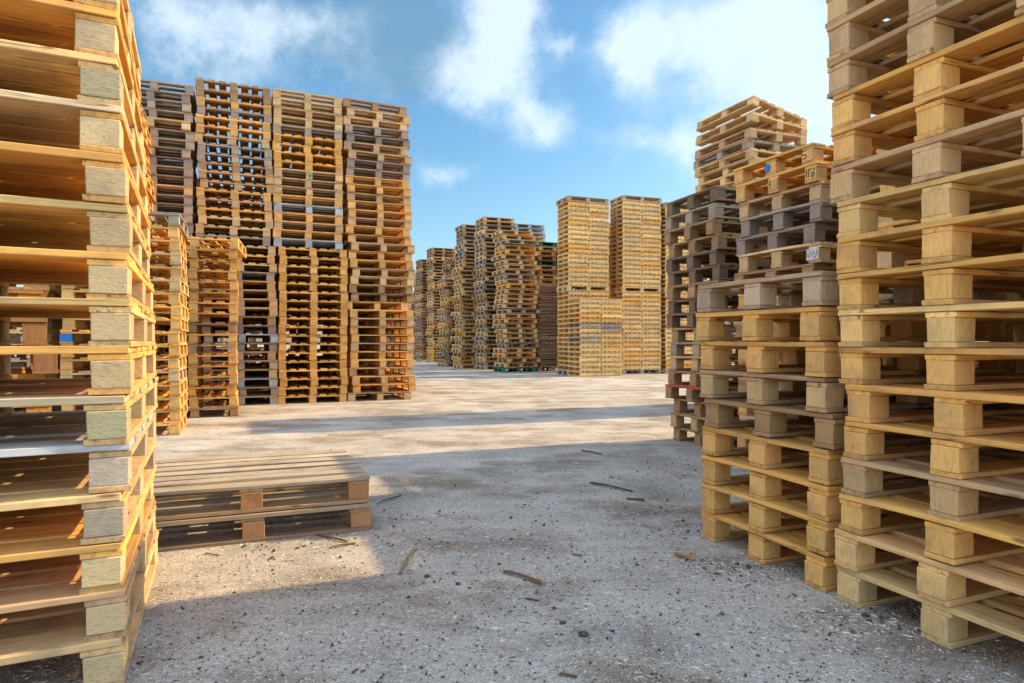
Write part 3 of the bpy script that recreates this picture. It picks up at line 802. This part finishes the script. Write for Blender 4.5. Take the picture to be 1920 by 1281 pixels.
# ------------------------------------------------------------------ sky
w = bpy.data.worlds.new('World'); scn.world = w; w.use_nodes = True
nt = w.node_tree; nt.nodes.clear(); L = nt.links.new
out = nt.nodes.new('ShaderNodeOutputWorld'); bg = nt.nodes.new('ShaderNodeBackground'); L(bg.outputs[0], out.inputs[0])
sky = nt.nodes.new('ShaderNodeTexSky'); sky.sky_type = 'NISHITA'; sky.sun_disc = False
sky.sun_elevation = R(SUN_EL); sky.sun_rotation = R(SUN_AZ); sky.air_density = 1.0; sky.dust_density = 1.2; sky.ozone_density = 2.0
hs = N(nt, 'ShaderNodeHueSaturation', i_Saturation=1.25, i_Value=.68, i_Hue=.485); L(sky.outputs[0], hs.inputs['Color'])
tc = N(nt, 'ShaderNodeTexCoord')
dirv = tc.outputs['Generated']
sx = N(nt, 'ShaderNodeSeparateXYZ'); L(dirv, sx.inputs[0])
azn = math_(nt, 'ARCTAN2', sx.outputs['X'], sx.outputs['Y'])
eln = math_(nt, 'ARCSINE', sx.outputs['Z'])
cv = N(nt, 'ShaderNodeCombineXYZ'); L(azn, cv.inputs[0]); L(eln, cv.inputs[1])
wn = N(nt, 'ShaderNodeTexNoise', i_Scale=5.0, i_Detail=5.0, i_Roughness=.6); L(dirv, wn.inputs['Vector'])
wv = vmath(nt, 'MULTIPLY', vmath(nt, 'SUBTRACT', wn.outputs['Color'], (.5, .5, .5)), (.16, .12, 0))
P = vmath(nt, 'ADD', cv.outputs[0], wv)
def azel(px, py):
    x, y, z = (px - 960) / F, 1.0, (640 - py) / F
    return math.atan2(x, y), math.asin(z / math.sqrt(x * x + y * y + z * z))
def blob(px, py, rx, ry, amp):
    a, e = azel(px, py)
    d = vmath(nt, 'MULTIPLY', vmath(nt, 'SUBTRACT', P, (a, e, 0)), (F / rx, F / ry, 0))
    n = nt.nodes.new('ShaderNodeVectorMath'); n.operation = 'DOT_PRODUCT'; L(d, n.inputs[0]); L(d, n.inputs[1])
    return math_(nt, 'MULTIPLY', math_(nt, 'EXPONENT', math_(nt, 'MULTIPLY', n.outputs['Value'], -1.0)), amp)
def total(l):
    t = l[0]
    for x in l[1:]: t = math_(nt, 'ADD', t, x)
    return t
bright = total([blob(950, 60, 95, 90, 1.0), blob(880, 165, 80, 60, .75), blob(450, 60, 130, 60, .55), blob(600, 45, 90, 50, .45), blob(330, 20, 60, 50, .5),
    blob(1230, 50, 60, 70, .95), blob(1185, 130, 50, 45, .7), blob(1085, 100, 32, 26, .6), blob(1330, 60, 70, 60, .55), blob(1440, 25, 90, 45, .6), blob(1010, 245, 60, 50, .62),
    blob(1190, 268, 70, 28, .4), blob(835, 330, 48, 30, .55), blob(1270, 262, 40, 22, .4), blob(620, 170, 200, 60, .22), blob(1480, 240, 120, 90, .5), blob(320, 150, 90, 60, .25),
    blob(1500, 120, 150, 120, .6), blob(1380, 180, 160, 110, .35), blob(980, 130, 60, 110, .4), blob(1010, 20, 50, 50, .5), blob(2300, 150, 420, 260, .7), blob(-300, 200, 420, 240, .55)])
gry = total([blob(735, 95, 150, 80, .6), blob(500, 60, 110, 45, .45), blob(300, 120, 90, 40, .35), blob(750, 110, 120, 75, .75), blob(520, 45, 70, 30, .6), blob(680, 60, 90, 60, .35), blob(400, 110, 120, 40, .25), blob(1010, 190, 50, 40, .2)])
fn = N(nt, 'ShaderNodeTexNoise', i_Scale=9.0, i_Detail=8.0, i_Roughness=.62); L(dirv, fn.inputs['Vector'])
fn2 = N(nt, 'ShaderNodeTexNoise', i_Scale=2.2, i_Detail=7.0, i_Roughness=.6); L(dirv, fn2.inputs['Vector'])
fn3 = N(nt, 'ShaderNodeTexNoise', i_Scale=26.0, i_Detail=6.0, i_Roughness=.65); L(dirv, fn3.inputs['Vector'])
tex = math_(nt, 'ADD', math_(nt, 'MULTIPLY', math_(nt, 'SUBTRACT', fn.outputs['Fac'], .5), 2.1), math_(nt, 'MULTIPLY', math_(nt, 'SUBTRACT', fn3.outputs['Fac'], .5), .9))
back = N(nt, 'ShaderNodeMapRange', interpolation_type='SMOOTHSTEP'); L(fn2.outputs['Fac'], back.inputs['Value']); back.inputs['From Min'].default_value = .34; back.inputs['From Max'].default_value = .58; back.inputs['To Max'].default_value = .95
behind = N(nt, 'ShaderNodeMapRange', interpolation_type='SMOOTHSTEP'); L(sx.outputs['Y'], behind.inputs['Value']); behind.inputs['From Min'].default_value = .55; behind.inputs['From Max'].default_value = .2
fill_cloud = math_(nt, 'MULTIPLY', back.outputs[0], behind.outputs[0])  # unseen bright clouds overhead and behind the camera, added for fill light
den = math_(nt, 'ADD', math_(nt, 'ADD', bright, math_(nt, 'MULTIPLY', tex, math_(nt, 'MINIMUM', math_(nt, 'ADD', bright, .22), .8))), 0.0)
cd = N(nt, 'ShaderNodeMapRange', interpolation_type='SMOOTHSTEP'); L(den, cd.inputs['Value']); cd.inputs['From Min'].default_value = .10; cd.inputs['From Max'].default_value = 1.12
gd = N(nt, 'ShaderNodeMapRange', interpolation_type='SMOOTHSTEP'); L(math_(nt, 'ADD', gry, math_(nt, 'MULTIPLY', tex, .3)), gd.inputs['Value']); gd.inputs['From Min'].default_value = .1; gd.inputs['From Max'].default_value = .9
SKYC = hs.outputs[0]
c = mixc(nt, math_(nt, 'MULTIPLY', gd.outputs[0], .8), SKYC, (.75, 1.45, 2.15, 1))
c = mixc(nt, math_(nt, 'MULTIPLY', cd.outputs[0], .82), c, (3.3, 3.85, 4.4, 1))
c = mixc(nt, fill_cloud, c, (5.0, 6.1, 7.9, 1))
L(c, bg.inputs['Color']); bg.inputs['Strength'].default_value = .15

w.cycles.sampling_method = 'MANUAL'; w.cycles.sample_map_resolution = 512
scn.cycles.max_bounces = 5; scn.cycles.diffuse_bounces = 4; scn.cycles.glossy_bounces = 1; scn.cycles.transmission_bounces = 0
# ------------------------------------------------------------------ sun
sl = bpy.data.lights.new('sun', 'SUN'); sl.energy = 3.7; sl.angle = R(.6); sl.color = (1.0, .74, .39)
so = link(bpy.data.objects.new('sun', sl))
a, e = R(SUN_AZ), R(SUN_EL)
sd = Vector((math.sin(a) * math.cos(e), math.cos(a) * math.cos(e), math.sin(e)))
so.rotation_euler = (-sd).to_track_quat('-Z', 'Y').to_euler()
so.location = sd * 60

# ------------------------------------------------------------------ camera
cam = bpy.data.cameras.new('camera'); cam.sensor_width = 36; cam.lens = F / 1920 * 36; cam.clip_end = 2000; cam.clip_start = .05
co = link(bpy.data.objects.new('camera', cam)); co.location = (0, 0, CAM_H)
co.rotation_euler = Matrix.Rotation(R(90), 3, 'X').to_euler()
scn.camera = co
vs = scn.view_settings
vs.view_transform = 'Standard'; vs.look = 'None'; vs.gamma = 1; vs.use_curve_mapping = False; vs.exposure = .92
